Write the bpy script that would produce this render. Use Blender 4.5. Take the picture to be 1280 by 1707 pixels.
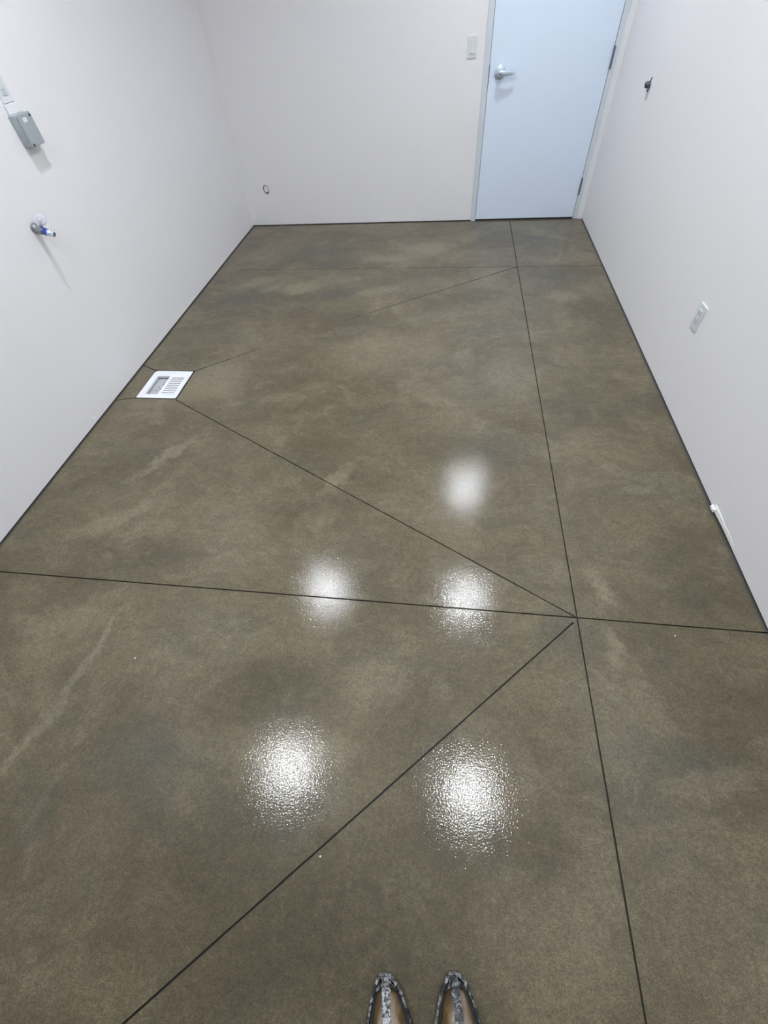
import bpy, bmesh, math, random
from mathutils import Vector, Matrix
random.seed(7)
for o in list(bpy.data.objects): bpy.data.objects.remove(o)
SC = bpy.context.scene
COL = SC.collection

# ------------------------------------------------------------------ camera, world, exposure
CAM_H = 1.5828
F_PX = 715.58
cam_d = bpy.data.cameras.new('camera'); cam = bpy.data.objects.new('camera', cam_d); COL.objects.link(cam)
cam_d.sensor_fit = 'HORIZONTAL'; cam_d.sensor_width = 36.0; cam_d.lens = 36.0 * F_PX / 1280.0
cam_d.clip_start = 0.02
_r = Vector((0.99157013, 0.11544642, -0.05882852)); _u = Vector((-0.05458881, 0.78397684, 0.6183853)); _f = Vector((-0.11751057, 0.60996101, -0.7836701))
m = Matrix((( _r.x, _u.x, -_f.x, 0), (_r.y, _u.y, -_f.y, 0), (_r.z, _u.z, -_f.z, CAM_H), (0, 0, 0, 1)))
cam.matrix_world = m
SC.camera = cam
w = bpy.data.worlds.new('world'); SC.world = w; w.use_nodes = True
w.node_tree.nodes['Background'].inputs[0].default_value = (0.75, 0.8, 0.9, 1)
w.node_tree.nodes['Background'].inputs[1].default_value = 0.05
vs = SC.view_settings
vs.view_transform = 'Standard'; vs.look = 'None'; vs.gamma = 1.0; vs.use_curve_mapping = False
vs.exposure = 0.0
LAMP_STRENGTH = 425.0
LAMP_COLOR = (0.90, 0.955, 1.0, 1)

# ------------------------------------------------------------------ room dimensions (metres)
XL, XR, YB, YF, ZC = -2.033, 1.230, 4.908, -1.90, 2.88
XC, Y1, Y2 = 0.562, 0.771, 3.861           # control joints
DX0, DX1, DTOP = 0.233, 1.147, 2.10         # door leaf

# ------------------------------------------------------------------ materials
def mat(name):
    mt = bpy.data.materials.new(name); mt.use_nodes = True
    nt = mt.node_tree; b = nt.nodes['Principled BSDF']
    return mt, nt, b
def N(nt, typ, **kw):
    n = nt.nodes.new(typ)
    for k, v in kw.items(): setattr(n, k, v)
    return n
def simple(name, col, rough=0.5, metal=0.0, bump=0.0, bscale=200.0, var=0.0, vscale=6.0, coat=0.0, coord='Object'):
    mt, nt, b = mat(name); L = nt.links.new
    b.inputs['Roughness'].default_value = rough; b.inputs['Metallic'].default_value = metal
    b.inputs['Coat Weight'].default_value = coat
    tc = N(nt, 'ShaderNodeTexCoord')
    nz = N(nt, 'ShaderNodeTexNoise'); nz.inputs['Scale'].default_value = vscale; nz.inputs['Detail'].default_value = 6
    L(tc.outputs[coord], nz.inputs['Vector'])
    mx = N(nt, 'ShaderNodeMix', data_type='RGBA')
    mx.inputs['A'].default_value = tuple(c * (1 - var) for c in col) + (1,)
    mx.inputs['B'].default_value = tuple(min(1, c * (1 + var)) for c in col) + (1,)
    L(nz.outputs['Fac'], mx.inputs['Factor']); L(mx.outputs['Result'], b.inputs['Base Color'])
    if bump:
        n2 = N(nt, 'ShaderNodeTexNoise'); n2.inputs['Scale'].default_value = bscale; n2.inputs['Detail'].default_value = 3
        L(tc.outputs[coord], n2.inputs['Vector'])
        bp = N(nt, 'ShaderNodeBump'); bp.inputs['Strength'].default_value = 1.0; bp.inputs['Distance'].default_value = bump
        L(n2.outputs['Fac'], bp.inputs['Height']); L(bp.outputs['Normal'], b.inputs['Normal'])
    return mt
def spatter(name, dark, light, thr, scale, rough=0.35):
    mt, nt, b = mat(name); L = nt.links.new
    tc = N(nt, 'ShaderNodeTexCoord')
    nz = N(nt, 'ShaderNodeTexNoise'); nz.inputs['Scale'].default_value = scale; nz.inputs['Detail'].default_value = 6; nz.inputs['Roughness'].default_value = 0.65
    nz.inputs['Distortion'].default_value = 0.8
    L(tc.outputs['Object'], nz.inputs['Vector'])
    cr = N(nt, 'ShaderNodeValToRGB'); cr.color_ramp.elements[0].position = thr - 0.06; cr.color_ramp.elements[1].position = thr + 0.08
    cr.color_ramp.elements[0].color = dark + (1,); cr.color_ramp.elements[1].color = light + (1,)
    L(nz.outputs['Fac'], cr.inputs['Fac']); L(cr.outputs['Color'], b.inputs['Base Color'])
    b.inputs['Roughness'].default_value = rough
    bp = N(nt, 'ShaderNodeBump'); bp.inputs['Strength'].default_value = 1.0; bp.inputs['Distance'].default_value = 0.002
    L(nz.outputs['Fac'], bp.inputs['Height']); L(bp.outputs['Normal'], b.inputs['Normal'])
    return mt

def leather():
    mt, nt, b = mat('worn leather'); L = nt.links.new
    tc = N(nt, 'ShaderNodeTexCoord')
    n1 = N(nt, 'ShaderNodeTexNoise'); n1.inputs['Scale'].default_value = 24; n1.inputs['Detail'].default_value = 5; n1.inputs['Distortion'].default_value = 0.6; L(tc.outputs['Object'], n1.inputs['Vector'])
    cr = N(nt, 'ShaderNodeValToRGB'); el = cr.color_ramp.elements
    el[0].position = 0.34; el[0].color = (0.060, 0.040, 0.020, 1); el[1].position = 0.66; el[1].color = (0.27, 0.22, 0.165, 1)
    e = el.new(0.50); e.color = (0.170, 0.105, 0.045, 1)
    L(n1.outputs['Fac'], cr.inputs['Fac']); L(cr.outputs['Color'], b.inputs['Base Color'])
    b.inputs['Roughness'].default_value = 0.33
    bp = N(nt, 'ShaderNodeBump'); bp.inputs['Distance'].default_value = 0.002; L(n1.outputs['Fac'], bp.inputs['Height']); L(bp.outputs['Normal'], b.inputs['Normal'])
    return mt

M = {}
M['wall'] = simple('wall paint', (0.86, 0.846, 0.862), 0.6, bump=0.0006, bscale=120, var=0.015, vscale=1.2)
M['ceiling'] = simple('ceiling paint', (0.87, 0.87, 0.87), 0.8, bump=0.0006, bscale=120, var=0.01)
M['baffle'] = simple('lamp baffle', (0.80, 0.80, 0.80), 0.5)
M['door'] = simple('door paint', (0.75, 0.85, 1.0), 0.38, bump=0.0002, bscale=90, var=0.01, vscale=2)
M['frame'] = simple('frame paint', (0.66, 0.71, 0.76), 0.4, var=0.02)
M['caulk'] = simple('white caulk', (0.80, 0.81, 0.83), 0.5, var=0.02)
M['black'] = simple('dark gap', (0.012, 0.012, 0.012), 0.8, var=0.2)
M['joint'] = simple('joint filler', (0.016, 0.015, 0.013), 0.6, var=0.3, vscale=30)
M['chrome'] = simple('brushed chrome', (0.66, 0.74, 0.84), 0.25, 0.65, var=0.03)
M['steel_dark'] = simple('dark steel', (0.10, 0.11, 0.14), 0.4, 0.6, var=0.1)
M['hinge'] = simple('hinge steel', (0.16, 0.18, 0.25), 0.45, 0.5, var=0.1)
M['plate'] = simple('white plastic plate', (0.74, 0.76, 0.79), 0.3, var=0.01)
M['plastic'] = simple('grey white plastic', (0.66, 0.69, 0.73), 0.35, var=0.01)
M['box'] = simple('grey pvc', (0.38, 0.42, 0.445), 0.45, bump=0.0001, bscale=300, var=0.05, vscale=30)
M['sticker'] = simple('white sticker', (0.75, 0.78, 0.80), 0.5, var=0.04, vscale=200)
M['sink'] = simple('white sink enamel', (0.86, 0.87, 0.93), 0.25, var=0.015, vscale=40, coat=0.3)
M['basin'] = simple('sink basin', (0.46, 0.48, 0.50), 0.4, var=0.12, vscale=25)
M['shade_sump'] = simple('shade_sump', (0.16, 0.165, 0.18), 0.5, var=0.1)  # darker than the basin so the grate slots look shaded
M['blue'] = simple('blue ring', (0.02, 0.06, 0.42), 0.4, var=0.1)
M['valve'] = simple('valve body', (0.30, 0.32, 0.35), 0.35, 0.7, var=0.15, vscale=60)
M['flake'] = simple('peeled paint', (0.93, 0.93, 0.93), 0.6, var=0.02)
M['tape'] = simple('paper tape', (0.89, 0.88, 0.89), 0.6, var=0.02)
M['leather'] = leather()
M['rubber'] = spatter('spattered rubber', (0.016, 0.016, 0.018), (0.36, 0.36, 0.35), 0.545, 75)
M['strap'] = spatter('spattered strap', (0.035, 0.037, 0.042), (0.54, 0.55, 0.57), 0.50, 120, 0.25)
M['strap_dark'] = spatter('dark spattered strap', (0.030, 0.032, 0.038), (0.34, 0.35, 0.38), 0.57, 110, 0.22)
M['sole'] = simple('black rubber', (0.02, 0.02, 0.021), 0.55, bump=0.0005, bscale=200, var=0.2)
M['lace'] = simple('black lace', (0.015, 0.015, 0.016), 0.5, bump=0.0005, bscale=400, var=0.2)
# translucent valve handle
mt, nt, b = mat('clear plastic'); b.inputs['Base Color'].default_value = (0.86, 0.85, 0.93, 1); b.inputs['Roughness'].default_value = 0.15
b.inputs['Transmission Weight'].default_value = 0.55; b.inputs['IOR'].default_value = 1.3; M['clear'] = mt
# lamp lens
mt, nt, b = mat('lamp lens'); b.inputs['Base Color'].default_value = (0.8, 0.8, 0.8, 1)
b.inputs['Emission Color'].default_value = LAMP_COLOR; b.inputs['Emission Strength'].default_value = LAMP_STRENGTH; M['lens'] = mt

# polished concrete -------------------------------------------------
def concrete():
    mt, nt, b = mat('sealed polished concrete'); L = nt.links.new
    tc = N(nt, 'ShaderNodeTexCoord'); P = tc.outputs['Object']
    def noise(scale, detail=8, rough=0.6, dist=0.0, vec=None, col=False):
        n = N(nt, 'ShaderNodeTexNoise'); n.inputs['Scale'].default_value = scale; n.inputs['Detail'].default_value = detail
        n.inputs['Roughness'].default_value = rough; n.inputs['Distortion'].default_value = dist
        L(vec or P, n.inputs['Vector']); return n.outputs['Color' if col else 'Fac']
    def mapr(v, a, bb, c=0.0, d=1.0, smooth=True):
        n = N(nt, 'ShaderNodeMapRange'); n.interpolation_type = 'SMOOTHSTEP' if smooth else 'LINEAR'
        n.inputs['From Min'].default_value = a; n.inputs['From Max'].default_value = bb
        n.inputs['To Min'].default_value = c; n.inputs['To Max'].default_value = d
        L(v, n.inputs['Value']); return n.outputs['Result']
    def math_(op, a, bb=None):
        n = N(nt, 'ShaderNodeMath', operation=op)
        for i, v in enumerate((a, bb)):
            if v is None: continue
            if isinstance(v, (int, float)): n.inputs[i].default_value = v
            else: L(v, n.inputs[i])
        return n.outputs[0]
    def mix(f, a, bb, blend='MIX'):
        n = N(nt, 'ShaderNodeMix', data_type='RGBA', blend_type=blend)
        if isinstance(f, (int, float)): n.inputs['Factor'].default_value = f
        else: L(f, n.inputs['Factor'])
        for k, v in (('A', a), ('B', bb)):
            if isinstance(v, tuple): n.inputs[k].default_value = v + (1,)
            else: L(v, n.inputs[k])
        return n.outputs['Result']
    # warped coordinates
    wn = noise(2.2, 4, 0.6, 0.0, None, True)
    sub = N(nt, 'ShaderNodeVectorMath', operation='SUBTRACT'); L(wn, sub.inputs[0]); sub.inputs[1].default_value = (0.5, 0.5, 0.5)
    sc = N(nt, 'ShaderNodeVectorMath', operation='SCALE'); L(sub.outputs[0], sc.inputs[0]); sc.inputs['Scale'].default_value = 0.35
    ad = N(nt, 'ShaderNodeVectorMath', operation='ADD'); L(P, ad.inputs[0]); L(sc.outputs[0], ad.inputs[1])
    PW = ad.outputs[0]
    mp = N(nt, 'ShaderNodeMapping'); mp.inputs['Rotation'].default_value = (0, 0, math.radians(25)); mp.inputs['Scale'].default_value = (1.0, 1.5, 1.0)
    L(PW, mp.inputs['Vector']); PS = mp.outputs[0]
    c = mix(mapr(noise(1.5, 9, 0.62, 0.3, PS), 0.35, 0.66), C_DARK, C_LIGHT)
    c = mix(math_('MULTIPLY', mapr(noise(3.1, 8, 0.62, 0.15, PW), 0.50, 0.68), 0.45), c, C_PALE)
    c = mix(math_('MULTIPLY', mapr(noise(2.3, 8, 0.62, 0.15, PS), 0.36, 0.50, 1, 0), 0.35), c, C_GREEN)
    c = mix(math_('MULTIPLY', mapr(noise(11, 8, 0.7, 0.2, PW), 0.52, 0.66), 0.22), c, C_PALE)
    mt2 = N(nt, 'ShaderNodeMapping'); mt2.inputs['Rotation'].default_value = (0, 0, math.radians(-20)); mt2.inputs['Scale'].default_value = (11, 24, 1); L(PW, mt2.inputs['Vector'])
    c = mix(1.0, c, mix(mapr(noise(1.0, 8, 0.7, 0.3, mt2.outputs[0]), 0.3, 0.7), (0.88, 0.88, 0.88), (1.12, 1.12, 1.12)), 'MULTIPLY')
    # individual stains, one partly painted shade: x, y, rx, ry, rotation, colour, amount
    wn2 = noise(7.0, 6, 0.65, 0.0, None, True)
    s2 = N(nt, 'ShaderNodeVectorMath', operation='SUBTRACT'); L(wn2, s2.inputs[0]); s2.inputs[1].default_value = (0.5, 0.5, 0.5)
    s3 = N(nt, 'ShaderNodeVectorMath', operation='SCALE'); L(s2.outputs[0], s3.inputs[0]); s3.inputs['Scale'].default_value = 0.22
    a3 = N(nt, 'ShaderNodeVectorMath', operation='ADD'); L(P, a3.inputs[0]); L(s3.outputs[0], a3.inputs[1])
    PB = a3.outputs[0]
    grain = noise(26, 8, 0.7)
    for (x, y, rx, ry, rot, col, amt) in STAINS_AND_SHADE:
        mpn = N(nt, 'ShaderNodeMapping', vector_type='TEXTURE')
        mpn.inputs['Location'].default_value = (x, y, 0); mpn.inputs['Rotation'].default_value = (0, 0, math.radians(rot)); mpn.inputs['Scale'].default_value = (rx, ry, 100.0)
        L(PB, mpn.inputs['Vector'])
        ln = N(nt, 'ShaderNodeVectorMath', operation='LENGTH'); L(mpn.outputs[0], ln.inputs[0])
        f = mapr(ln.outputs['Value'], 0.25, 1.35, 1.0, 0.0)
        f = math_('MULTIPLY', f, math_('MULTIPLY', mapr(grain, 0.25, 0.62, 0.45, 1.0), amt))
        c = mix(f, c, {'p': C_PALE, 'g': C_GREEN, 'd': C_DARK2, 'w': C_WHITE}[col])
    # fine aggregate speckle
    sp = noise(260, 4, 0.7)
    c = mix(1.0, c, mix(mapr(sp, 0.30, 0.70), (0.62, 0.61, 0.58), (1.38, 1.38, 1.38)), 'MULTIPLY')
    sp2 = noise(90, 5, 0.7)
    c = mix(1.0, c, mix(mapr(sp2, 0.32, 0.68), (0.80, 0.80, 0.79), (1.20, 1.20, 1.20)), 'MULTIPLY')
    c = mix(1.0, c, mix(mapr(noise(34, 6, 0.7), 0.32, 0.68), (0.90, 0.90, 0.90), (1.10, 1.10, 1.10)), 'MULTIPLY')
    # hand-ground darker rim along the walls
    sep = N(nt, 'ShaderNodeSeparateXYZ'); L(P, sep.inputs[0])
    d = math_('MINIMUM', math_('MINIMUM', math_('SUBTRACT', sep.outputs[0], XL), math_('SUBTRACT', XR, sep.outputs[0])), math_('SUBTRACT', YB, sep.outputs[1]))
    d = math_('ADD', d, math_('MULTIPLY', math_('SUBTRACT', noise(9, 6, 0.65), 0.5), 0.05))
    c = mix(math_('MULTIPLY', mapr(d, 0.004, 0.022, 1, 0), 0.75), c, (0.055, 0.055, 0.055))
    L(c, b.inputs['Base Color'])
    b.inputs['Roughness'].default_value = 0.55
    b.inputs['Specular IOR Level'].default_value = 0.35
    b.inputs['Coat Weight'].default_value = 0.58
    b.inputs['Coat IOR'].default_value = 1.5
    L(mapr(noise(2.7, 6, 0.6, 0.3, PW), 0.3, 0.7, 0.055, 0.085), b.inputs['Coat Roughness'])
    # orange-peel of the sealer
    bn = noise(185, 2, 0.5)
    bp = N(nt, 'ShaderNodeBump'); bp.inputs['Strength'].default_value = 1.0; bp.inputs['Distance'].default_value = 0.00042
    L(bn, bp.inputs['Height']); L(bp.outputs['Normal'], b.inputs['Coat Normal']); L(bp.outputs['Normal'], b.inputs['Normal'])
    return mt
C_DARK = (0.090, 0.070, 0.037); C_LIGHT = (0.143, 0.116, 0.069); C_PALE = (0.200, 0.168, 0.110); C_GREEN = (0.070, 0.065, 0.046)
C_DARK2 = (0.056, 0.043, 0.020); C_WHITE = (0.225, 0.190, 0.135)
STAINS_AND_SHADE = [
 (-1.62, 3.34, 0.24, 0.16, 20, 'g', 1.0), (-1.45, 3.50, 0.10, 0.05, 30, 'w', 0.5), (-0.55, 4.05, 0.30, 0.08, 8, 'p', 0.8), (-1.0, 3.95, 0.25, 0.10, 10, 'g', 0.8), (-0.5, 3.45, 0.22, 0.07, 15, 'p', 0.7), (0.85, 3.35, 0.14, 0.08, 0, 'p', 0.8), (0.75, 4.45, 0.12, 0.06, 0, 'g', 0.8), (0.31, 1.68, 0.22, 0.16, 10, 'g', 0.6), (-0.86, 3.40, 0.20, 0.09, 30, 'g', 1.0),
 (0.79, 0.34, 0.26, 0.05, -2, 'g', 0.7), (-0.91, 0.13, 0.20, 0.10, 0, 'g', 0.6), (0.86, 3.66, 0.25, 0.18, 0, 'g', 0.55),
 (-1.46, 2.24, 0.20, 0.26, -20, 'p', 0.75), (-0.19, 0.46, 0.16, 0.10, 40, 'p', 0.7), (0.67, 0.90, 0.05, 0.08, 30, 'p', 0.9),
 (0.665, 0.66, 0.03, 0.09, 10, 'p', 0.9), (0.93, 1.45, 0.08, 0.02, -4, 'w', 0.45), (-0.41, 2.6, 0.42, 0.30, 20, 'p', 0.5),
 (0.87, 0.275, 0.20, 0.05, 12, 'p', 0.5), (0.43, 2.35, 0.18, 0.34, 0, 'p', 0.55), (-1.50, 0.56, 0.18, 0.07, 15, 'p', 0.6),
 (-1.285, 0.52, 0.020, 0.16, -6, 'p', 1.0), (-1.315, 0.30, 0.030, 0.16, -14, 'w', 0.45), (-1.37, 0.13, 0.03, 0.09, -30, 'p', 0.9),
 (-0.16, -0.22, 0.42, 0.26, 0, 'd', 0.85), (-0.62, -0.15, 0.30, 0.22, 0, 'd', 0.5), (0.36, -0.16, 0.18, 0.16, 0, 'p', 0.55), (-0.55, 0.40, 0.26, 0.15, 0, 'd', 0.75),  # first entry: brown stain deepened with painted shade near the shoes
 (-0.38, 0.06, 0.18, 0.08, 20, 'g', 0.6), (-0.29, 0.22, 0.09, 0.06, 0, 'p', 0.7), (0.52, 0.71, 0.13, 0.12, 0, 'g', 0.6),
 (-1.47, 1.54, 0.26, 0.035, 55, 'p', 0.8), (-1.55, 1.10, 0.25, 0.05, 35, 'p', 0.7), (-0.5, 1.42, 0.12, 0.04, 60, 'p', 0.8),
 (-1.20, 3.50, 0.16, 0.10, 30, 'p', 0.95), (-0.16, 4.25, 0.22, 0.14, 10, 'p', 0.9), (-1.6, 3.62, 0.22, 0.08, 30, 'p', 0.6),
 (-1.2, 4.2, 0.4, 0.22, 0, 'g', 0.5), (0.64, 0.42, 0.18, 0.14, 0, 'p', 0.4), (1.05, 1.0, 0.16, 0.30, 0, 'd', 0.55),
 (-0.05, 1.7, 0.28, 0.18, 0, 'd', 0.45), (0.9, 2.2, 0.2, 0.35, 0, 'd', 0.4), (0.75, -0.1, 0.3, 0.2, 0, 'p', 0.35),
]
M['concrete'] = concrete()

# ------------------------------------------------------------------ mesh helpers
def obj(name, bm, material, parent=None, smooth=None):
    me = bpy.data.meshes.new(name)
    bmesh.ops.recalc_face_normals(bm, faces=bm.faces)
    if smooth:
        for f in bm.faces: f.smooth = True
    bm.to_mesh(me); bm.free()
    if smooth: me.set_sharp_from_angle(angle=math.radians(smooth))
    o = bpy.data.objects.new(name, me); COL.objects.link(o)
    me.materials.append(M[material] if isinstance(material, str) else material)
    if parent: o.parent = parent
    return o
def tag(o, label=None, cat=None, group=None, kind=None):
    for k, v in (('label', label), ('category', cat), ('group', group), ('kind', kind)):
        if v: o[k] = v
    return o
def thing(name, label, cat, loc=(0, 0, 0), rot=(0, 0, 0), group=None, kind=None):
    o = bpy.data.objects.new(name, None); COL.objects.link(o); o.location = loc; o.rotation_euler = rot
    o.empty_display_size = 0.05
    return tag(o, label, cat, group, kind)
def box(bm, x0, x1, y0, y1, z0, z1, bev=0.0, seg=2):
    vs_ = [bm.verts.new((x, y, z)) for z in (z0, z1) for y in (y0, y1) for x in (x0, x1)]
    fs = [bm.faces.new([vs_[i] for i in f]) for f in ((0, 2, 3, 1), (4, 5, 7, 6), (0, 1, 5, 4), (2, 6, 7, 3), (0, 4, 6, 2), (1, 3, 7, 5))]
    if bev:
        es = list({e for f in fs for e in f.edges})
        bmesh.ops.bevel(bm, geom=es, offset=bev, segments=seg, affect='EDGES', profile=0.5)
    return bm
def B(*a, **k): return box(bmesh.new(), *a, **k)
def lathe(bm, prof, mtx=None, n=24):
    """prof: list of (radius, z) about local Z"""
    rings = []
    for r, z in prof:
        if r < 1e-6: rings.append([bm.verts.new((0, 0, z))])
        else: rings.append([bm.verts.new((r * math.cos(2 * math.pi * i / n), r * math.sin(2 * math.pi * i / n), z)) for i in range(n)])
    for a, b_ in zip(rings, rings[1:]):
        for i in range(n):
            j = (i + 1) % n
            if len(a) == 1 and len(b_) == 1: continue
            if len(a) == 1: bm.faces.new((a[0], b_[i], b_[j]))
            elif len(b_) == 1: bm.faces.new((a[i], a[j], b_[0]))
            else: bm.faces.new((a[i], a[j], b_[j], b_[i]))
    if mtx is not None: bmesh.ops.transform(bm, matrix=mtx, verts=[v for r in rings for v in r])
    return bm
def tube(bm, pts, rad, n=8):
    pts = [Vector(p) for p in pts]; rings = []
    for i, p in enumerate(pts):
        t = (pts[min(i + 1, len(pts) - 1)] - pts[max(i - 1, 0)]).normalized()
        a = t.orthogonal().normalized() if i == 0 else (pa - t * pa.dot(t)).normalized()
        pa = a; b_ = t.cross(a); r = rad[i] if isinstance(rad, (list, tuple)) else rad
        rings.append([bm.verts.new(p + (a * math.cos(2 * math.pi * k / n) + b_ * math.sin(2 * math.pi * k / n)) * r) for k in range(n)])
    for a, b_ in zip(rings, rings[1:]):
        for k in range(n): bm.faces.new((a[k], a[(k + 1) % n], b_[(k + 1) % n], b_[k]))
    bm.faces.new(rings[0][::-1]); bm.faces.new(rings[-1])
    return bm
def prism(bm, poly, z0, z1):
    lo = [bm.verts.new((x, y, z0)) for x, y in poly]; hi = [bm.verts.new((x, y, z1)) for x, y in poly]
    n = len(poly)
    bm.faces.new(lo[::-1]); bm.faces.new(hi)
    for i in range(n): bm.faces.new((lo[i], lo[(i + 1) % n], hi[(i + 1) % n], hi[i]))
    return bm
def ring(bm, outer, inner, z0, z1):
    """flat frame between two polygons with the same vertex count"""
    n = len(outer)
    O0 = [bm.verts.new((x, y, z0)) for x, y in outer]; O1 = [bm.verts.new((x, y, z1)) for x, y in outer]
    I0 = [bm.verts.new((x, y, z0)) for x, y in inner]; I1 = [bm.verts.new((x, y, z1)) for x, y in inner]
    for i in range(n):
        j = (i + 1) % n
        bm.faces.new((O1[i], O1[j], I1[j], I1[i])); bm.faces.new((O0[j], O0[i], I0[i], I0[j]))
        bm.faces.new((O0[i], O0[j], O1[j], O1[i])); bm.faces.new((I0[j], I0[i], I1[i], I1[j]))
    return bm
def rrect(x0, x1, y0, y1, r, n=5):
    """rounded rectangle, r = radii (bl, br, tr, tl)"""
    if not isinstance(r, (tuple, list)): r = (r,) * 4
    out = []
    for (cx, cy, a0), rr in zip(((x0, y0, 180), (x1, y0, 270), (x1, y1, 0), (x0, y1, 90)), r):
        ox = cx + (rr if cx == x0 else -rr); oy = cy + (rr if cy == y0 else -rr)
        for i in range(n + 1):
            a = math.radians(a0 + 90 * i / n); out.append((ox + rr * math.cos(a), oy + rr * math.sin(a)))
    return out
def cut(o, cutters):
    """boolean difference, applied"""
    for c_ in cutters:
        md = o.modifiers.new('cut', 'BOOLEAN'); md.operation = 'DIFFERENCE'; md.solver = 'EXACT'; md.object = c_
    dg = bpy.context.evaluated_depsgraph_get(); dg.update()
    me = bpy.data.meshes.new_from_object(o.evaluated_get(dg))
    o.modifiers.clear(); old = o.data; o.data = me; me.name = old.name
    for c_ in cutters: bpy.data.objects.remove(c_)

# ------------------------------------------------------------------ floor with saw-cut control joints
floor = obj('floor', B(XL - 0.12, XR + 0.12, YF - 0.12, YB + 0.12, -0.20, 0.0), 'concrete')
tag(floor, 'glossy sealed brown grey concrete floor with dark saw-cut control joints', 'floor', kind='structure')
def strip_poly(a, b_, w0, w1, jit=0.0004):
    a = Vector(a); b_ = Vector(b_); d = b_ - a; Ln = d.length; t = d / Ln; nrm = Vector((-t.y, t.x)); k = max(2, int(Ln / 0.06))
    L_, R_ = [], []
    for i in range(k + 1):
        s = i / k; p = a + d * s; hw = (w0 + (w1 - w0) * s) / 2
        L_.append(tuple(p + nrm * (hw + random.uniform(-jit, jit)))); R_.append(tuple(p - nrm * (hw + random.uniform(-jit, jit))))
    return R_ + L_[::-1]
SX0, SX1, SY0, SY1 = -1.906, -1.641, 2.036, 2.322     # floor sink rim
JOINTS = [  # start, end, width at start, width at end
 ((XC, YF), (XC, YB + 0.05), 0.0052, 0.0060),
 ((XL, Y1), (XR, Y1), 0.0058, 0.0052),
 ((XL, Y2), (XR, Y2), 0.0042, 0.0056),
 ((XC, Y2), (-0.74, 2.985), 0.0080, 0.0040),
 ((-1.628, 2.334), (-1.26, 2.61), 0.0085, 0.0030),
 ((-1.632, 2.022), (XC, Y1), 0.0058, 0.0048),
 ((0.545, 0.750), (-2.033, -1.68), 0.0056, 0.0060),
 ((XL, 2.390), (-1.912, 2.328), 0.0070, 0.0070),
 ((XL, 2.003), (-1.912, 2.034), 0.0070, 0.0070),
 ((DX0, YB - 0.030), (DX1 - 0.01, YB - 0.032), 0.0050, 0.0050),  # dark line across the floor at the door foot, built like the joints
]
cutters = [obj('c', prism(bmesh.new(), strip_poly(a, b_, w0, w1), -0.014, 0.02), 'joint') for a, b_, w0, w1 in JOINTS]
cutters.append(obj('c', prism(bmesh.new(), rrect(SX0 - 0.007, SX1 + 0.011, SY0 - 0.009, SY1 + 0.012, 0.004), -0.19, 0.02), 'joint'))
st = random.getstate()
cut(floor, cutters)
for i, (a, b_, w0, w1) in enumerate(JOINTS):
    tag(obj('control_joint', prism(bmesh.new(), strip_poly(a, b_, w0 + 0.0008, w1 + 0.0008, 0), -0.018, -0.0080 - 0.0001 * i), 'joint', floor), 'dark filled cut in the concrete')

# ------------------------------------------------------------------ walls and ceiling
GAP = 0.007
def wall(name, bm, label):
    return tag(obj(name, bm, 'wall'), label, 'wall', kind='structure')
wl = wall('wall_left', B(XL - 0.11, XL, YF, YB, GAP, ZC), 'off-white painted wall carrying the grey junction box and valve')
obj('base_gap', B(XL - 0.10, XL - 0.006, YF, YB, 0.0, GAP), 'black', wl)
wr = wall('wall_right', B(XR, XR + 0.11, YF, YB, GAP, ZC), 'off-white painted wall on the hinge side of the door')
obj('base_gap', B(XR + 0.006, XR + 0.10, YF, YB, 0.0, GAP), 'black', wr)
FX0, FX1 = 0.190, 1.187
def yprism(bm, poly, y0, y1):
    prism(bm, poly, y0, y1); bmesh.ops.transform(bm, matrix=Matrix(((1, 0, 0, 0), (0, 0, 1, 0), (0, 1, 0, 0), (0, 0, 0, 1))), verts=bm.verts); return bm
bm = yprism(bmesh.new(), [(XL - 0.11, GAP), (FX0, GAP), (FX0, DTOP + 0.05), (FX1, DTOP + 0.05), (FX1, GAP), (XR + 0.11, GAP), (XR + 0.11, ZC), (XL - 0.11, ZC)], YB, YB + 0.11)
wb = wall('wall_back', bm, 'off-white painted end wall beside the door')
obj('base_gap', B(XL, FX0, YB + 0.006, YB + 0.10, 0.0, GAP), 'black', wb)
wf = wall('wall_front', B(XL - 0.11, XR + 0.11, YF - 0.11, YF, 0.0, ZC), 'plain off-white wall opposite the door')
ce = tag(obj('ceiling', B(XL - 0.12, XR + 0.12, YF - 0.12, YB + 0.12, ZC, ZC + 0.18), 'ceiling'), 'flat white ceiling with round recessed lamps', 'ceiling', kind='structure')
LAMPS = ((0.392, 3.980), (-1.196, 2.262), (0.392, 2.283), (-1.190, 0.458), (0.428, 0.455))
cut(ce, [obj('c', lathe(bmesh.new(), [(0, -0.05), (0.084, -0.05), (0.084, 0.12), (0, 0.12)], Matrix.Translation((x, y, ZC)), 32), 'ceiling') for x, y in LAMPS])

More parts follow.
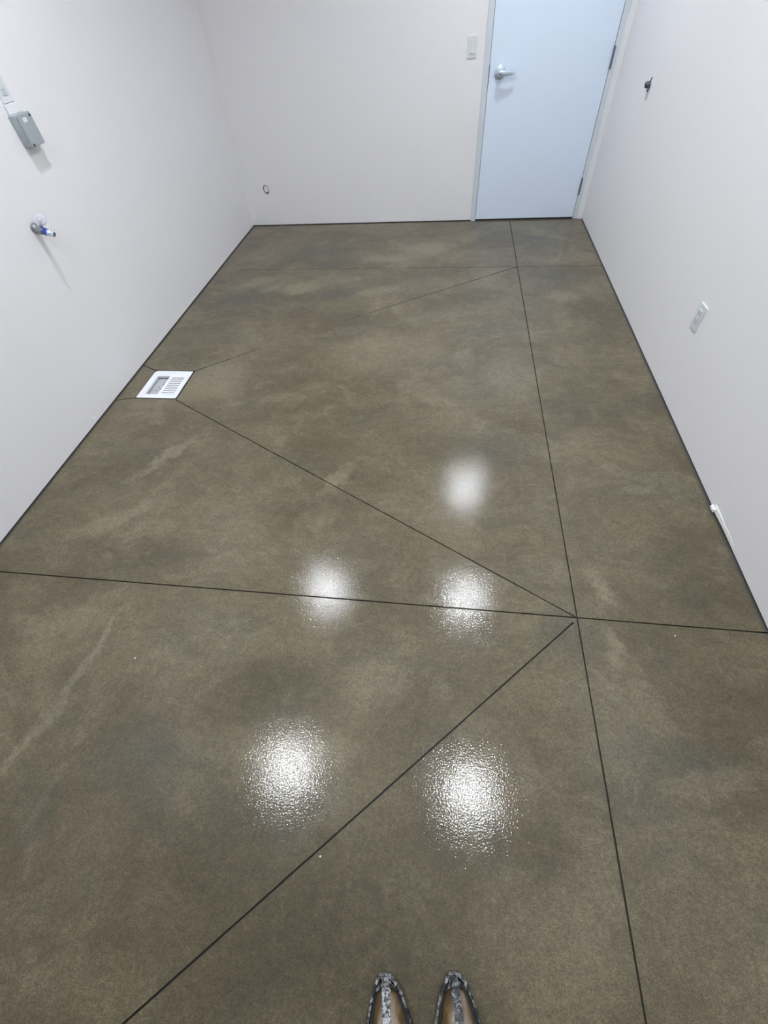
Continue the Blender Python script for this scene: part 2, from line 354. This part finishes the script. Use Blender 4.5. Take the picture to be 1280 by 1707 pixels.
# wall hole with its loose drywall plug (end wall, near the corner)
HX, HZ = -1.812, 0.309
def hole_pts(s, jit, n=22):
    rnd = random.Random(3); out = []
    for i in range(n):
        a = 2 * math.pi * i / n; r = 1 + rnd.uniform(-jit, jit)
        out.append((HX + 0.029 * s * r * math.cos(a), HZ + 0.038 * s * r * math.sin(a)))
    return out
c_ = obj('c', yprism(bmesh.new(), hole_pts(1.0, 0.10), YB - 0.02, YB + 0.05), 'black')
cut(wb, [c_])
plug = thing('drywall_plug', 'loose round drywall plug in a ragged hole low beside the corner', 'wall plug', (HX, YB, HZ))
pl = obj('plug', yprism(bmesh.new(), [(x + 0.001, z + 0.002) for x, z in hole_pts(0.74, 0.05)], YB + 0.001, YB + 0.02), 'wall', plug); pl.matrix_parent_inverse = Matrix.Translation((-HX, -YB, -HZ))
bk = obj('hole_backing', yprism(bmesh.new(), hole_pts(0.99, 0.09), YB + 0.012, YB + 0.03), 'black', plug); bk.matrix_parent_inverse = Matrix.Translation((-HX, -YB, -HZ))

# ------------------------------------------------------------------ door
door = thing('door_1', 'pale blue-white flush door with a chrome lever handle', 'door', (0, 0, 0), kind='structure')
obj('door_leaf', B(DX0 + 0.003, DX1 - 0.003, YB - 0.004, YB + 0.040, 0.012, DTOP - 0.003, bev=0.0015), 'door', door)
def jamb(x0, x1, inner):
    bm = B(x0, x1, YB - 0.010, YB + 0.10, 0.0, DTOP + 0.05, bev=0.0015)
    return bm
fr = obj('door_frame', jamb(FX0, DX0, 1), 'frame', door)
obj('door_frame', jamb(DX1, FX1, -1), 'frame', door)
obj('door_frame', B(DX0, DX1, YB - 0.010, YB + 0.10, DTOP, DTOP + 0.05, bev=0.0015), 'frame', door)
bm = B(DX0, DX0 + 0.016, YB + 0.043, YB + 0.06, 0, DTOP); box(bm, DX1 - 0.016, DX1, YB + 0.043, YB + 0.06, 0, DTOP); box(bm, DX0 + 0.016, DX1 - 0.016, YB + 0.043, YB + 0.06, DTOP - 0.016, DTOP)
obj('door_stop', bm, 'frame', door)
obj('under_door_shadow_bar', B(DX0, DX1, YB + 0.062, YB + 0.09, 0.0, DTOP), 'black', door).name = 'door_gap_shade'  # black sheet added behind the leaf, stands in for shade in the door gaps
for z in (0.190, 0.998, 1.806):
    h = obj('hinge', tube(bmesh.new(), [(DX1 + 0.001, YB - 0.013, z), (DX1 + 0.001, YB - 0.013, z + 0.125)], 0.0075, 14), 'hinge', door, 40)
    for k in (1, 2, 3, 4):
        obj('knuckle_ring', lathe(bmesh.new(), [(0.0076, -0.0008), (0.0080, -0.0008), (0.0080, 0.0008), (0.0076, 0.0008)], Matrix.Translation((DX1 + 0.001, YB - 0.013, z + 0.025 * k)), 14), 'steel_dark', h)
obj('latch_strike', B(DX0 - 0.001, DX0 + 0.0045, YB - 0.0105, YB + 0.02, 0.955, 1.065), 'steel_dark', door)
# lever set
HXD, HZD = 0.318, 1.018
toY = Matrix.Translation((HXD, YB - 0.004, HZD)) @ Matrix.Rotation(math.radians(90), 4, 'X')
hs = obj('door_handle', lathe(bmesh.new(), [(0.0, 0.0), (0.042, 0.0), (0.042, 0.006), (0.039, 0.010), (0.028, 0.014), (0.016, 0.016), (0.015, 0.05), (0, 0.05)], toY, 32), 'chrome', door, 40)
hs['label'] = 'chrome lever handle on a round rose'
bm = bmesh.new()
secs = [(-0.014, 0.010, 0.058, 0.010), (-0.010, 0.014, 0.060, 0.012), (0.0, 0.018, 0.062, 0.013), (0.03, 0.0160, 0.062, 0.011), (0.06, 0.0145, 0.061, 0.009), (0.09, 0.013, 0.059, 0.008), (0.108, 0.011, 0.054, 0.008), (0.116, 0.009, 0.046, 0.007)]
rings = []
for dx, hz, yo, hy in secs:
    rings.append([bm.verts.new((HXD + dx, YB - yo + hy * math.copysign(abs(math.sin(a)) ** 0.6, math.sin(a)), HZD + hz * math.copysign(abs(math.cos(a)) ** 0.6, math.cos(a)))) for a in [2 * math.pi * k / 14 for k in range(14)]])
for a, b_ in zip(rings, rings[1:]):
    for k in range(14): bm.faces.new((a[k], a[(k + 1) % 14], b_[(k + 1) % 14], b_[k]))
bm.faces.new(rings[0]); bm.faces.new(rings[-1][::-1])
obj('lever', bm, 'chrome', hs, 50)
obj('keyhole', lathe(bmesh.new(), [(0, 0.0), (0.006, 0.0), (0.006, 0.0745 - 0.05), (0.004, 0.0755 - 0.05), (0, 0.0752 - 0.05)], Matrix.Translation((HXD, YB - 0.052, HZD)) @ Matrix.Rotation(math.radians(90), 4, 'X'), 14), 'steel_dark', hs)
# ragged white caulk strip closing the frame to the side wall
bm = bmesh.new(); rnd = random.Random(11); n = 60
prof = []
for i in range(n + 1):
    z = (DTOP + 0.05) * i / n
    prof.append((z, FX1 - 0.004 + rnd.uniform(-0.004, 0.004)))
rows = []
for z, x in prof:
    rows.append([bm.verts.new(v) for v in ((x, YB - 0.0005, z), (x + 0.001, YB - 0.013, z), (XR - 0.006, YB - 0.016, z), (XR - 0.0005, YB - 0.02, z), (XR - 0.0005, YB - 0.0005, z))])
for a, b_ in zip(rows, rows[1:]):
    for k in range(5): bm.faces.new((a[k], a[(k + 1) % 5], b_[(k + 1) % 5], b_[k]))
bm.faces.new(rows[0]); bm.faces.new(rows[-1][::-1])
tag(obj('trim_1', bm, 'caulk'), 'ragged white filler strip between door frame and side wall', 'trim', kind='structure')

# ------------------------------------------------------------------ wall devices (built facing local -Y, base at wall surface)
def device(name, label, cat, loc, rz, kind, group=None):
    t = thing(name, label, cat, loc, (0, 0, rz), group)
    bm = yprism(bmesh.new(), rrect(-0.0355, 0.0355, -0.0575, 0.0575, 0.004), -0.0065, 0.0)
    obj('cover_plate', bm, 'plate', t)
    if kind == 'switch':
        obj('switch_frame', B(-0.0175, 0.0175, -0.0085, -0.006, -0.0345, 0.0345, bev=0.001), 'plastic', t)
        bm = bmesh.new()   # rocker: wedge tilted at the middle
        pr = [(-0.0305, -0.0078), (-0.0305, -0.0125), (0.0, -0.0095), (0.0305, -0.0085), (0.0305, -0.0078)]
        a = [bm.verts.new((-0.0145, y, z)) for z, y in pr]; b_ = [bm.verts.new((0.0145, y, z)) for z, y in pr]
        bm.faces.new(a); bm.faces.new(b_[::-1])
        for i in range(5): bm.faces.new((a[i], a[(i + 1) % 5], b_[(i + 1) % 5], b_[i]))
        obj('rocker', bm, 'plate', t)
    else:
        f = obj('receptacle', B(-0.0172, 0.0172, -0.0095, -0.006, -0.034, 0.034, bev=0.001), 'plastic', t)
        for zc in (-0.019, 0.019):
            for x, hz in ((-0.0063, 0.0040), (0.0063, 0.0034)):
                obj('slot', B(x - 0.0010, x + 0.0010, -0.0098, -0.0090, zc + 0.002 - hz, zc + 0.002 + hz), 'black', f)
            obj('ground_hole', lathe(bmesh.new(), [(0, -0.0004), (0.0025, -0.0004), (0.0025, 0.0004), (0, 0.0004)], Matrix.Translation((0, -0.0095, zc - 0.008)) @ Matrix.Rotation(math.radians(90), 4, 'X'), 12), 'black', f)
        for zc in (0.003, -0.003):
            obj('test_button', B(-0.007, 0.007, -0.0108, -0.009, zc - 0.0022, zc + 0.0022, bev=0.0004), 'plate', f)
    for zc in (-0.048, 0.048):
        obj('screw', lathe(bmesh.new(), [(0, 0.0012), (0.002, 0.001), (0.0032, 0.0)], Matrix.Translation((0, -0.0065, zc)) @ Matrix.Rotation(math.radians(90), 4, 'X'), 12), 'plastic', t)
    return t
device('light_switch', 'white rocker light switch beside the door lever', 'switch', (0.093, YB, 1.165), 0, 'switch')
device('wall_outlet', 'white outlet plate low on the bare wall past the door hinges', 'outlet', (XR, 2.205, 0.437), -math.pi / 2, 'outlet')
device('wall_outlet', 'white outlet plate above the grey junction box', 'outlet', (XL, 2.462, 1.362), math.pi / 2, 'outlet')

# grey surface junction box (local x out of the wall, y along the wall, z up)
jb = thing('junction_box', 'grey plastic surface junction box with a small white sticker', 'junction box', (XL, 2.459, 1.211))
bd = obj('box_body', B(0.0, 0.040, -0.048, 0.048, -0.058, 0.056, bev=0.005, seg=3), 'box', jb, 40)
bm = bmesh.new()
prism(bm, rrect(-0.049, 0.049, -0.059, 0.057, 0.009), 0.0405, 0.047)
bmesh.ops.transform(bm, matrix=Matrix(((0, 0, 1, 0), (1, 0, 0, 0), (0, 1, 0, 0), (0, 0, 0, 1))), verts=bm.verts)
bmesh.ops.bevel(bm, geom=[e for e in bm.edges if all(v.co.x > 0.046 for v in e.verts)], offset=0.003, segments=2, affect='EDGES')
lid = obj('lid', bm, 'box', jb)
obj('sticker', B(0.0465, 0.0474, -0.022, 0.006, 0.026, 0.042), 'sticker', lid)
for y, z in ((0.036, 0.044), (-0.034, -0.052)):
    obj('screw_recess', lathe(bmesh.new(), [(0, 0.0003), (0.0055, 0.0003), (0.0055, -0.002), (0, -0.002)], Matrix.Translation((0.0474, y, z)) @ Matrix.Rotation(math.radians(90), 4, 'Y'), 14), 'black', lid)
bm = B(0.0, 0.012, -0.040, 0.040, 0.056, 0.090, bev=0.002)
obj('white_patch_lit_top', bm, 'caulk', jb)  # white patch above the box, also standing in for its lit top face
for y, z in ((-0.0483, 0.0), (-0.0483, -0.03)):
    obj('knockout', lathe(bmesh.new(), [(0.0, 0.0008), (0.0085, 0.0008), (0.0095, 0.0)], Matrix.Translation((0.018, y + 0.0004, z)) @ Matrix.Rotation(math.radians(90), 4, 'X'), 16), 'box', bd)

# angle stop valve
AX = Matrix.Rotation(math.radians(90 + 19), 4, 'Y')
VB = Vector((XL, 2.186, 0.893))
va = thing('stop_valve', 'chrome stop valve with clear oval handle and blue ring below the junction box', 'valve', VB)
obj('valve_body', lathe(bmesh.new(), [(0, -0.002), (0.023, -0.002), (0.023, 0.004), (0.0175, 0.010), (0.016, 0.022), (0.0185, 0.028), (0.0185, 0.040), (0.013, 0.046), (0, 0.046)], AX, 24), 'valve', va, 40)
obj('washer', lathe(bmesh.new(), [(0, 0.046), (0.0115, 0.046), (0.0115, 0.051), (0, 0.051)], AX, 24), 'sticker', va, 40)
obj('blue_ring', lathe(bmesh.new(), [(0, 0.049), (0.0155, 0.049), (0.0166, 0.054), (0.0155, 0.065), (0, 0.065)], AX, 24), 'blue', va, 40)['label'] = 'bright blue plastic ring'
obj('coupling_nut', lathe(bmesh.new(), [(0, 0.064), (0.0155, 0.064), (0.0155, 0.076), (0.0130, 0.079), (0, 0.079)], AX, 6), 'chrome', va)
obj('threaded_outlet', lathe(bmesh.new(), [(0, 0.079)] + [(0.0112 + (0.0006 if i % 2 else 0), 0.079 + 0.0022 * i) for i in range(8)] + [(0.0100, 0.0955), (0.0085, 0.0955), (0.0085, 0.082), (0, 0.082)], AX, 24), 'chrome', va, 50)
obj('stem', tube(bmesh.new(), [(0.040, 0, 0.0), (0.054, 0.001, 0.024)], 0.0075, 14), 'valve', va, 40)
hm = Matrix.Translation((0.056, 0.003, 0.034)) @ Matrix.Rotation(math.radians(32), 4, 'Z') @ Matrix.Rotation(math.radians(68), 4, 'X')
hd = obj('handle', lathe(bmesh.new(), [(0, -0.004), (0.018, -0.004), (0.0245, -0.0025), (0.0265, 0.0), (0.0245, 0.0025), (0.018, 0.004), (0, 0.004)], hm, 28), 'clear', va, 40)
hd['label'] = 'clear oval plastic handle'
obj('handle_hub', lathe(bmesh.new(), [(0, -0.0055), (0.005, -0.0055), (0.005, 0.0055), (0, 0.0055)], hm, 14), 'plastic', hd)

# dark pipe stub beside the door
ps = thing('pipe_stub', 'short dark metal pipe stub with a hanging wire near the door', 'pipe', (XR, 4.055, 1.016))
AXN = Matrix.Rotation(math.radians(-90), 4, 'Y')
obj('collar', lathe(bmesh.new(), [(0, -0.001), (0.028, -0.001), (0.027, 0.002), (0.018, 0.004), (0, 0.004)], AXN, 20), 'plastic', ps, 40)
obj('stub', lathe(bmesh.new(), [(0, 0.003), (0.0175, 0.003), (0.0175, 0.026), (0.0145, 0.031), (0.012, 0.031), (0.012, 0.010), (0, 0.010)], AXN, 20), 'steel_dark', ps, 40)
obj('bracket', tube(bmesh.new(), [(-0.002, 0.0, 0.034), (-0.004, 0.0, 0.022), (-0.010, 0, 0.014)], [0.004, 0.005, 0.004], 8), 'steel_dark', ps, 40)
obj('clip', tube(bmesh.new(), [(-0.006, 0.0, -0.014), (-0.012, -0.006, -0.026), (-0.008, -0.010, -0.034)], [0.004, 0.0055, 0.003], 8), 'steel_dark', ps, 40)
obj('wire', tube(bmesh.new(), [(-0.008, -0.009, -0.032), (-0.009, -0.008, -0.045), (-0.006, -0.006, -0.060), (-0.004, -0.006, -0.072)], 0.0011, 6), 'hinge', ps)

# peeled paint bits at the wall bases
pp = thing('peeled_tape', 'white peeled strip of tape along the wall base', 'tape', (XR, 1.35, 0.0))
bm = bmesh.new(); rnd = random.Random(5); rows = []
for i in range(13):
    s = i / 12; y = 0.0 - 0.215 * s; h = 0.024 - 0.010 * s + rnd.uniform(-0.003, 0.003); z0 = 0.006 + 0.006 * s
    o_ = 0.004 * (1 - s) + 0.001
    rows.append([bm.verts.new(v) for v in ((-0.0003, y, z0), (-o_, y, z0 + 0.002), (-o_ * 0.8, y, z0 + h), (-0.0003, y, z0 + h + 0.002))])
for a, b_ in zip(rows, rows[1:]):
    for k in range(4): bm.faces.new((a[k], a[(k + 1) % 4], b_[(k + 1) % 4], b_[k]))
bm.faces.new(rows[0]); bm.faces.new(rows[-1][::-1])
obj('strip', bm, 'tape', pp)
bm = bmesh.new(); bmesh.ops.create_icosphere(bm, subdivisions=1, radius=1.0)
for v in bm.verts:
    v.co *= 1 + rnd.uniform(-0.30, 0.35); v.co = Vector((max(-0.75, min(0.75, v.co.x)) * 0.011 - 0.009, max(-0.8, min(0.8, v.co.y)) * 0.024 - 0.006, max(-0.8, min(0.8, v.co.z)) * 0.016 + 0.014))
obj('crumpled_end', bm, 'flake', pp)
def flake(label, loc, s, rz, seed, name='paint_flake'):
    rnd = random.Random(seed); bm = bmesh.new(); n = 9; top = []; bot = []
    for i in range(n):
        a = 2 * math.pi * i / n; r = rnd.uniform(0.6, 1.1)
        y, z = s * r * math.cos(a), 0.7 * s * r * math.sin(a)
        lift = 0.0010 + max(0, -z) * 0.35
        top.append(bm.verts.new((lift + 0.0012, y, z))); bot.append(bm.verts.new((0.0, y * 0.9, z * 0.9)))
    c0 = bm.verts.new((0.003, 0, 0)); c1 = bm.verts.new((-0.0002, 0, 0))
    for i in range(n):
        j = (i + 1) % n
        bm.faces.new((top[i], top[j], c0)); bm.faces.new((bot[j], bot[i], c1)); bm.faces.new((bot[i], bot[j], top[j], top[i]))
    o = obj(name, bm, 'flake'); o.location = loc; o.rotation_euler = (0, 0, rz)
    return tag(o, label, 'paint flake')
flake('white curled paint flake on the wall just above the floor near the drain', (XL, 1.791, 0.035), 0.010, 0, 21)
flake('tiny white paint fleck on the wall left of the curled flake', (XL, 1.72, 0.088), 0.0045, 0, 23)

# ------------------------------------------------------------------ floor sink
fs = thing('floor_sink', 'white square floor sink with a half slotted grate', 'floor drain', ((SX0 + SX1) / 2, (SY0 + SY1) / 2, 0.0))
INV = Matrix.Translation((-(SX0 + SX1) / 2, -(SY0 + SY1) / 2, 0))
def fobj(name, bm, material, parent=fs, smooth=None):
    if parent is fs: bmesh.ops.transform(bm, matrix=INV, verts=bm.verts)
    else: bmesh.ops.transform(bm, matrix=INV, verts=bm.verts)
    return obj(name, bm, material, parent, smooth)
RR = (0.004, 0.010, 0.004, 0.024)
outer = rrect(SX0, SX1, SY0, SY1, RR); inner = rrect(SX0 + 0.028, SX1 - 0.011, SY0 + 0.020, SY1 - 0.026, 0.003)
fobj('rim', ring(bmesh.new(), outer, inner, -0.012, 0.0025), 'sink')
GX0, GX1, GY0, GY1 = SX0 + 0.029, SX1 - 0.021, SY0 + 0.021, SY1 - 0.027
# recessed ledge ring that frames the opening
WX0, WX1, WY0, WY1 = -1.866, -1.777, 2.073, 2.266
ledge_in = rrect(WX0, -1.657, WY0, WY1, 0.002)
fobj('ledge', ring(bmesh.new(), inner, ledge_in, -0.012, 0.0018), 'sink')
# basin: shallow tray under the open half, deep sump under the grate, coloured darker as slot shade
fobj_tray = B(SX0 + 0.030, -1.772, SY0 + 0.022, SY1 - 0.028, -0.026, -0.020)
bs = fobj('basin', fobj_tray, 'basin')
bm = bmesh.new()
tp = rrect(-1.772, SX1 - 0.012, SY0 + 0.022, SY1 - 0.028, 0.003); bt = rrect(-1.765, SX1 - 0.018, SY0 + 0.032, SY1 - 0.038, 0.010)
a = [bm.verts.new((x, y, -0.012)) for x, y in tp]; b_ = [bm.verts.new((x, y, -0.085)) for x, y in bt]
for i in range(len(a)): bm.faces.new((a[i], a[(i + 1) % len(a)], b_[(i + 1) % len(a)], b_[i]))
bm.faces.new(b_)
fobj('shade_sump', bm, 'shade_sump')
rnd = random.Random(9)
for k in range(6):
    x, y = rnd.uniform(WX0 + 0.012, WX1 - 0.01), rnd.uniform(WY0 + 0.05, WY1 - 0.01)
    bm = bmesh.new(); bmesh.ops.create_icosphere(bm, subdivisions=1, radius=1.0)
    for v in bm.verts: v.co = Vector((x + v.co.x * rnd.uniform(0.002, 0.006), y + v.co.y * rnd.uniform(0.002, 0.005), -0.019 + v.co.z * 0.0025))
    fobj('debris', bm, 'steel_dark', bs)
# half grate: frame and eight bars between nine slots
gx0, gx1 = -1.777, -1.657; sx0, sx1 = -1.758, -1.671
gy0, gy1 = WY0 + 0.001, WY1 - 0.001; n_slot = 9
pitch = (2.257 - 2.082) / n_slot; slot_w = 0.0092
bm = bmesh.new()
ring(bm, [(gx0, gy0), (gx1, gy0), (gx1, gy1), (gx0, gy1)], [(sx0, 2.085), (sx1, 2.085), (sx1, 2.085 + pitch * 8 + slot_w), (sx0, 2.085 + pitch * 8 + slot_w)], -0.008, 0.003)
gr = fobj('grate', bm, 'sink')
bar0 = None
for k in range(8):
    y0 = 2.085 + slot_w + k * pitch
    if bar0 is None:
        bar0 = fobj('grate_bar', B(sx0, sx1, y0, y0 + pitch - slot_w, -0.008, 0.003), 'sink', gr)
    else:
        c_ = bar0.copy(); COL.objects.link(c_); c_.location.y = k * pitch
# dark grout gap round the rim
fobj('gap_sealant', ring(bmesh.new(), rrect(SX0 - 0.0068, SX1 + 0.0108, SY0 - 0.0088, SY1 + 0.0118, 0.004), rrect(SX0 + 0.002, SX1 - 0.002, SY0 + 0.002, SY1 - 0.002, RR), -0.03, -0.0012), 'black')

# a few grit crumbs lying on the floor
rnd = random.Random(31)
for x, y, r in ((-0.275, -0.045, 0.0030), (-1.11, 0.455, 0.0030), (0.90, 0.73, 0.0026), (-0.34, 0.86, 0.0022), (0.42, 1.93, 0.0024)):
    bm = bmesh.new(); bmesh.ops.create_icosphere(bm, subdivisions=1, radius=1.0)
    for v in bm.verts: v.co = Vector((v.co.x * r * rnd.uniform(0.7, 1.4), v.co.y * r * rnd.uniform(0.7, 1.4), max(-1.0, v.co.z) * r * 0.5))
    z0 = min(v.co.z for v in bm.verts)
    o = obj('grit_crumb', bm, 'flake'); o.location = (x, y, -z0)
    tag(o, 'tiny white crumb of grit on the concrete floor', 'grit', 'grit crumbs on the floor')

# ------------------------------------------------------------------ recessed ceiling lamps
def lamp(x, y, label):
    t = thing('recessed_lamp', label, 'ceiling lamp', (x, y, ZC), group='recessed ceiling lamps')
    obj('trim_ring', lathe(bmesh.new(), [(0.083, 0.004), (0.083, 0.0), (0.099, 0.0), (0.097, -0.005), (0.090, -0.007), (0.081, -0.005), (0.079, 0.0), (0.079, 0.004), (0.083, 0.004)], None, 40), 'ceiling', t, 40)
    obj('baffle', lathe(bmesh.new(), [(0.0815, 0.003), (0.0795, 0.003), (0.0795, RECESS + 0.004), (0.0815, RECESS + 0.004), (0.0815, 0.003)], None, 40), 'baffle', t, 40)
    obj('lens', lathe(bmesh.new(), [(0.0, RECESS), (0.079, RECESS), (0.079, RECESS + 0.003), (0, RECESS + 0.003)], None, 40), 'lens', t)
RECESS = 0.022
for (x, y), lb in zip(LAMPS, ('round recessed ceiling lamp closest to the door', 'round recessed ceiling lamp level with the floor sink and stop valve',
        'round recessed ceiling lamp level with the low outlet on the hinge-side wall', 'round recessed ceiling lamp above the pale scuff streak on the floor',
        'round recessed ceiling lamp just ahead of the shoes')): lamp(x, y, lb)

# ------------------------------------------------------------------ shoes of the person taking the picture
def shoe(label, toe, rz, mirror, seed):
    t = thing('shoe', label, 'shoe', (toe[0], toe[1], 0.0), (0, 0, rz), 'pair of spattered work shoes')
    LEN, HW = 0.295, 0.058
    def half(d):           # half width of the sole at distance d behind the toe tip
        if d <= 0: return 0.0
        if d < 0.095: return HW * (d / 0.095) ** 0.44
        if d < 0.18: return HW - 0.013 * ((d - 0.095) / 0.085) ** 1.5 * (1 - 0.0)
        e = (LEN - d) / 0.06
        base = HW - 0.013 - 0.006 * (d - 0.18) / 0.115
        return base if e >= 1 else base * math.sqrt(max(0, 1 - (1 - e) ** 2))
    def bend(d): return 0.006 * mirror * math.sin(min(d / LEN, 1) * math.pi)   # slight inward curve
    ds = [0.0, 0.0015, 0.004, 0.008, 0.013, 0.019, 0.026, 0.034, 0.044, 0.055, 0.07, 0.09, 0.11, 0.13, 0.15, 0.18, 0.21, 0.235, 0.255, 0.27, 0.282, 0.290, 0.294, LEN]
    def outline(inset):
        R_, L_ = [], []
        for d in ds:
            w_ = max(0.0, half(d) - inset * (0 if d in (0, LEN) else 1)); dd = inset + d * (LEN - 2 * inset) / LEN
            R_.append((bend(d) + w_, -dd)); L_.append((bend(d) - w_, -dd))
        return R_ + L_[-2:0:-1]
    # outsole
    sole = obj('outsole', prism(bmesh.new(), outline(0.003), 0.0, 0.014), 'sole', t)
    # rand: raised rubber bumper all round the shoe
    bm = bmesh.new(); o0 = outline(0.001); o1 = outline(0.0); o2 = outline(0.002); i2 = outline(0.0055); i1 = outline(0.007)
    def hz(y): return 0.026 + 0.006 * math.exp(-(-y / 0.05) ** 2)
    loops = []
    for pts, zf in ((o0, lambda y: 0.008), (o1, lambda y: 0.018), (o1, lambda y: hz(y) - 0.003), (o2, hz), (i2, lambda y: hz(y) - 0.0005), (i1, lambda y: 0.014)):
        loops.append([bm.verts.new((x, y, zf(y))) for x, y in pts])
    n = len(o0)
    for a, b_ in zip(loops, loops[1:]):
        for i in range(n): bm.faces.new((a[i], a[(i + 1) % n], b_[(i + 1) % n], b_[i]))
    obj('rand', bm, 'rubber', t, 60)['label'] = 'black rubber toe rand spattered with pale coating'
    # upper: lofted vamp with ankle opening
    def top(d):
        if d < 0.10: return 0.022 + 0.044 * math.sin(min(1, d / 0.10) * math.pi / 2) ** 0.85
        if d < 0.19: return 0.066 + 0.032 * ((d - 0.10) / 0.09) ** 1.2
        return 0.098 + 0.006 * (d - 0.19) / 0.1
    K = 22; rows = []; us = [0.020, 0.022, 0.026, 0.030, 0.034, 0.045, 0.058, 0.075, 0.095, 0.115, 0.135, 0.155, 0.175]
    def vamp(d, a, off=0.0):
        w_ = max(0.004, half(d) - 0.0150 + off); h_ = top(d) - 0.014 + off
        ca, sa = math.cos(a), math.sin(a)
        return Vector((bend(d) + w_ * math.copysign(abs(ca) ** 0.8, ca), -d, 0.014 + h_ * abs(sa) ** 0.85))
    bm = bmesh.new()
    for d in us: rows.append([bm.verts.new(vamp(d, math.pi * k / K)) for k in range(K + 1)])
    for a, b_ in zip(rows, rows[1:]):
        for k in range(K): bm.faces.new((a[k], a[k + 1], b_[k + 1], b_[k]))
    bm.faces.new(rows[0])
    up = obj('upper', bm, 'leather', t, 70); up['label'] = 'worn brown leather upper'
    # quarters and heel round the ankle opening
    bm = bmesh.new(); qo = []
    path = [(-1, d) for d in (0.165, 0.185, 0.21, 0.235, 0.255, 0.27, 0.28)] + [(0, 0.2835)] + [(1, d) for d in (0.28, 0.27, 0.255, 0.235, 0.21, 0.185, 0.165)]
    for s, d in path:
        w_ = max(0.0, half(d) - 0.012); h_ = 0.095 + 0.012 * math.sin((d - 0.165) / 0.12 * math.pi / 2)
        qo.append([bm.verts.new((bend(d) + s * w_ * f, -d + g * 0.0, z)) for f, g, z in ((1.0, 0, 0.014), (1.02, 0, 0.045), (0.92, 0, 0.075), (0.80, 0, h_), (0.70, 0, h_), (0.80, 0, 0.07), (0.86, 0, 0.03))])
    for a, b_ in zip(qo, qo[1:]):
        for k in range(6): bm.faces.new((a[k], a[k + 1], b_[k + 1], b_[k]))
    obj('heel_counter', bm, 'leather', t, 70)
    obj('insole', prism(bmesh.new(), outline(0.014), 0.0142, 0.017), 'sole', t)
    # toe bumper band: crescent over the toe
    bm = bmesh.new(); rows = []
    for d, off in ((0.0130, 0.002), (0.0135, 0.0072), (0.0165, 0.0078), (0.0195, 0.0078), (0.0225, 0.0072), (0.0235, 0.0008)):
        rows.append([bm.verts.new(vamp(d + 0.012 * abs(math.cos(math.pi * (0.10 + 0.80 * k / K))) ** 2, math.pi * (0.10 + 0.80 * k / K), off) + Vector((0, 0, 0.0015))) for k in range(K + 1)])
    for a, b_ in zip(rows, rows[1:]):
        for k in range(K): bm.faces.new((a[k], a[k + 1], b_[k + 1], b_[k]))
    obj('toe_band', bm, 'rubber', t, 70)
    # centre strap from the toe to the laces
    bm = bmesh.new(); rows = []; rnd = random.Random(seed)
    for i in range(15):
        d = 0.008 + 0.098 * i / 14; c0 = rnd.uniform(-0.0008, 0.0008) + 0.0025 * math.sin(i * 0.5 + seed)
        hwid = 0.0122 - 0.0026 * math.sin(i / 14 * math.pi) + rnd.uniform(-0.0006, 0.0006)
        row = []
        for xx, oo in ((-hwid, 0.001), (-hwid, 0.0065), (-hwid * 0.4, 0.0085), (hwid * 0.4, 0.0085), (hwid, 0.0065), (hwid, 0.001)):
            w_ = max(0.004, half(d) - 0.0135); ca = max(-0.95, min(0.95, (xx + c0) / w_)); sa = math.sqrt(1 - abs(ca) ** 2.5)
            row.append(bm.verts.new((bend(d) + xx + c0, -d, 0.014 + (top(d) - 0.014) * sa ** 0.85 + oo)))
        rows.append(row)
    for a, b_ in zip(rows, rows[1:]):
        for k in range(6): bm.faces.new((a[k], a[(k + 1) % 6], b_[(k + 1) % 6], b_[k]))
    bm.faces.new(rows[0]); bm.faces.new(rows[-1][::-1])
    obj('strap', bm, 'strap' if mirror > 0 else 'strap_dark', t, 50)['label'] = 'strap heavily spattered white' if mirror > 0 else 'dark grey strap with pale spatter'
    # tongue and laces
    bm = bmesh.new(); rows = []
    for d, z in ((0.10, 0.072), (0.13, 0.086), (0.16, 0.098), (0.19, 0.118), (0.195, 0.122)):
        rows.append([bm.verts.new((bend(d) + x, -d, z + dz)) for x, dz in ((-0.022, -0.004), (-0.012, 0.002), (0, 0.004), (0.012, 0.002), (0.022, -0.004), (0.012, -0.004), (0, -0.002), (-0.012, -0.004))])
    for a, b_ in zip(rows, rows[1:]):
        for k in range(8): bm.faces.new((a[k], a[(k + 1) % 8], b_[(k + 1) % 8], b_[k]))
    bm.faces.new(rows[0]); bm.faces.new(rows[-1][::-1])
    obj('tongue', bm, 'sole', t, 50)
    for i, d in enumerate((0.098, 0.118, 0.138, 0.158)):
        z = top(d) + 0.009; s = 1 if i % 2 else -1
        obj('lace', tube(bmesh.new(), [(bend(d) - 0.026, -d - 0.004 * s, z - 0.010), (bend(d) - 0.012, -d - 0.002 * s, z), (bend(d) + 0.012, -d + 0.002 * s, z + 0.001), (bend(d) + 0.026, -d + 0.004 * s, z - 0.010)], 0.0032, 8), 'lace', t, 60)
    if mirror < 0:
        pts = []
        for i in range(17):
            a = math.pi * (0.05 + 0.9 * i / 16); pts.append((bend(0.09) + 0.006 + 0.017 * math.cos(a), -0.106 + 0.026 * math.sin(a), 0.078 + 0.006 * math.sin(a)))
        obj('lace_loop', tube(bmesh.new(), pts, 0.0030, 8), 'lace', t, 60)
    return t
shoe('brown leather work shoe whose centre strap is mostly white with spatter', (-0.062, -0.247), math.radians(10.5), 1, 1)
shoe('brown leather work shoe with a dark grey strap and black lace loop', (0.110, -0.224), math.radians(9.5), -1, 4)
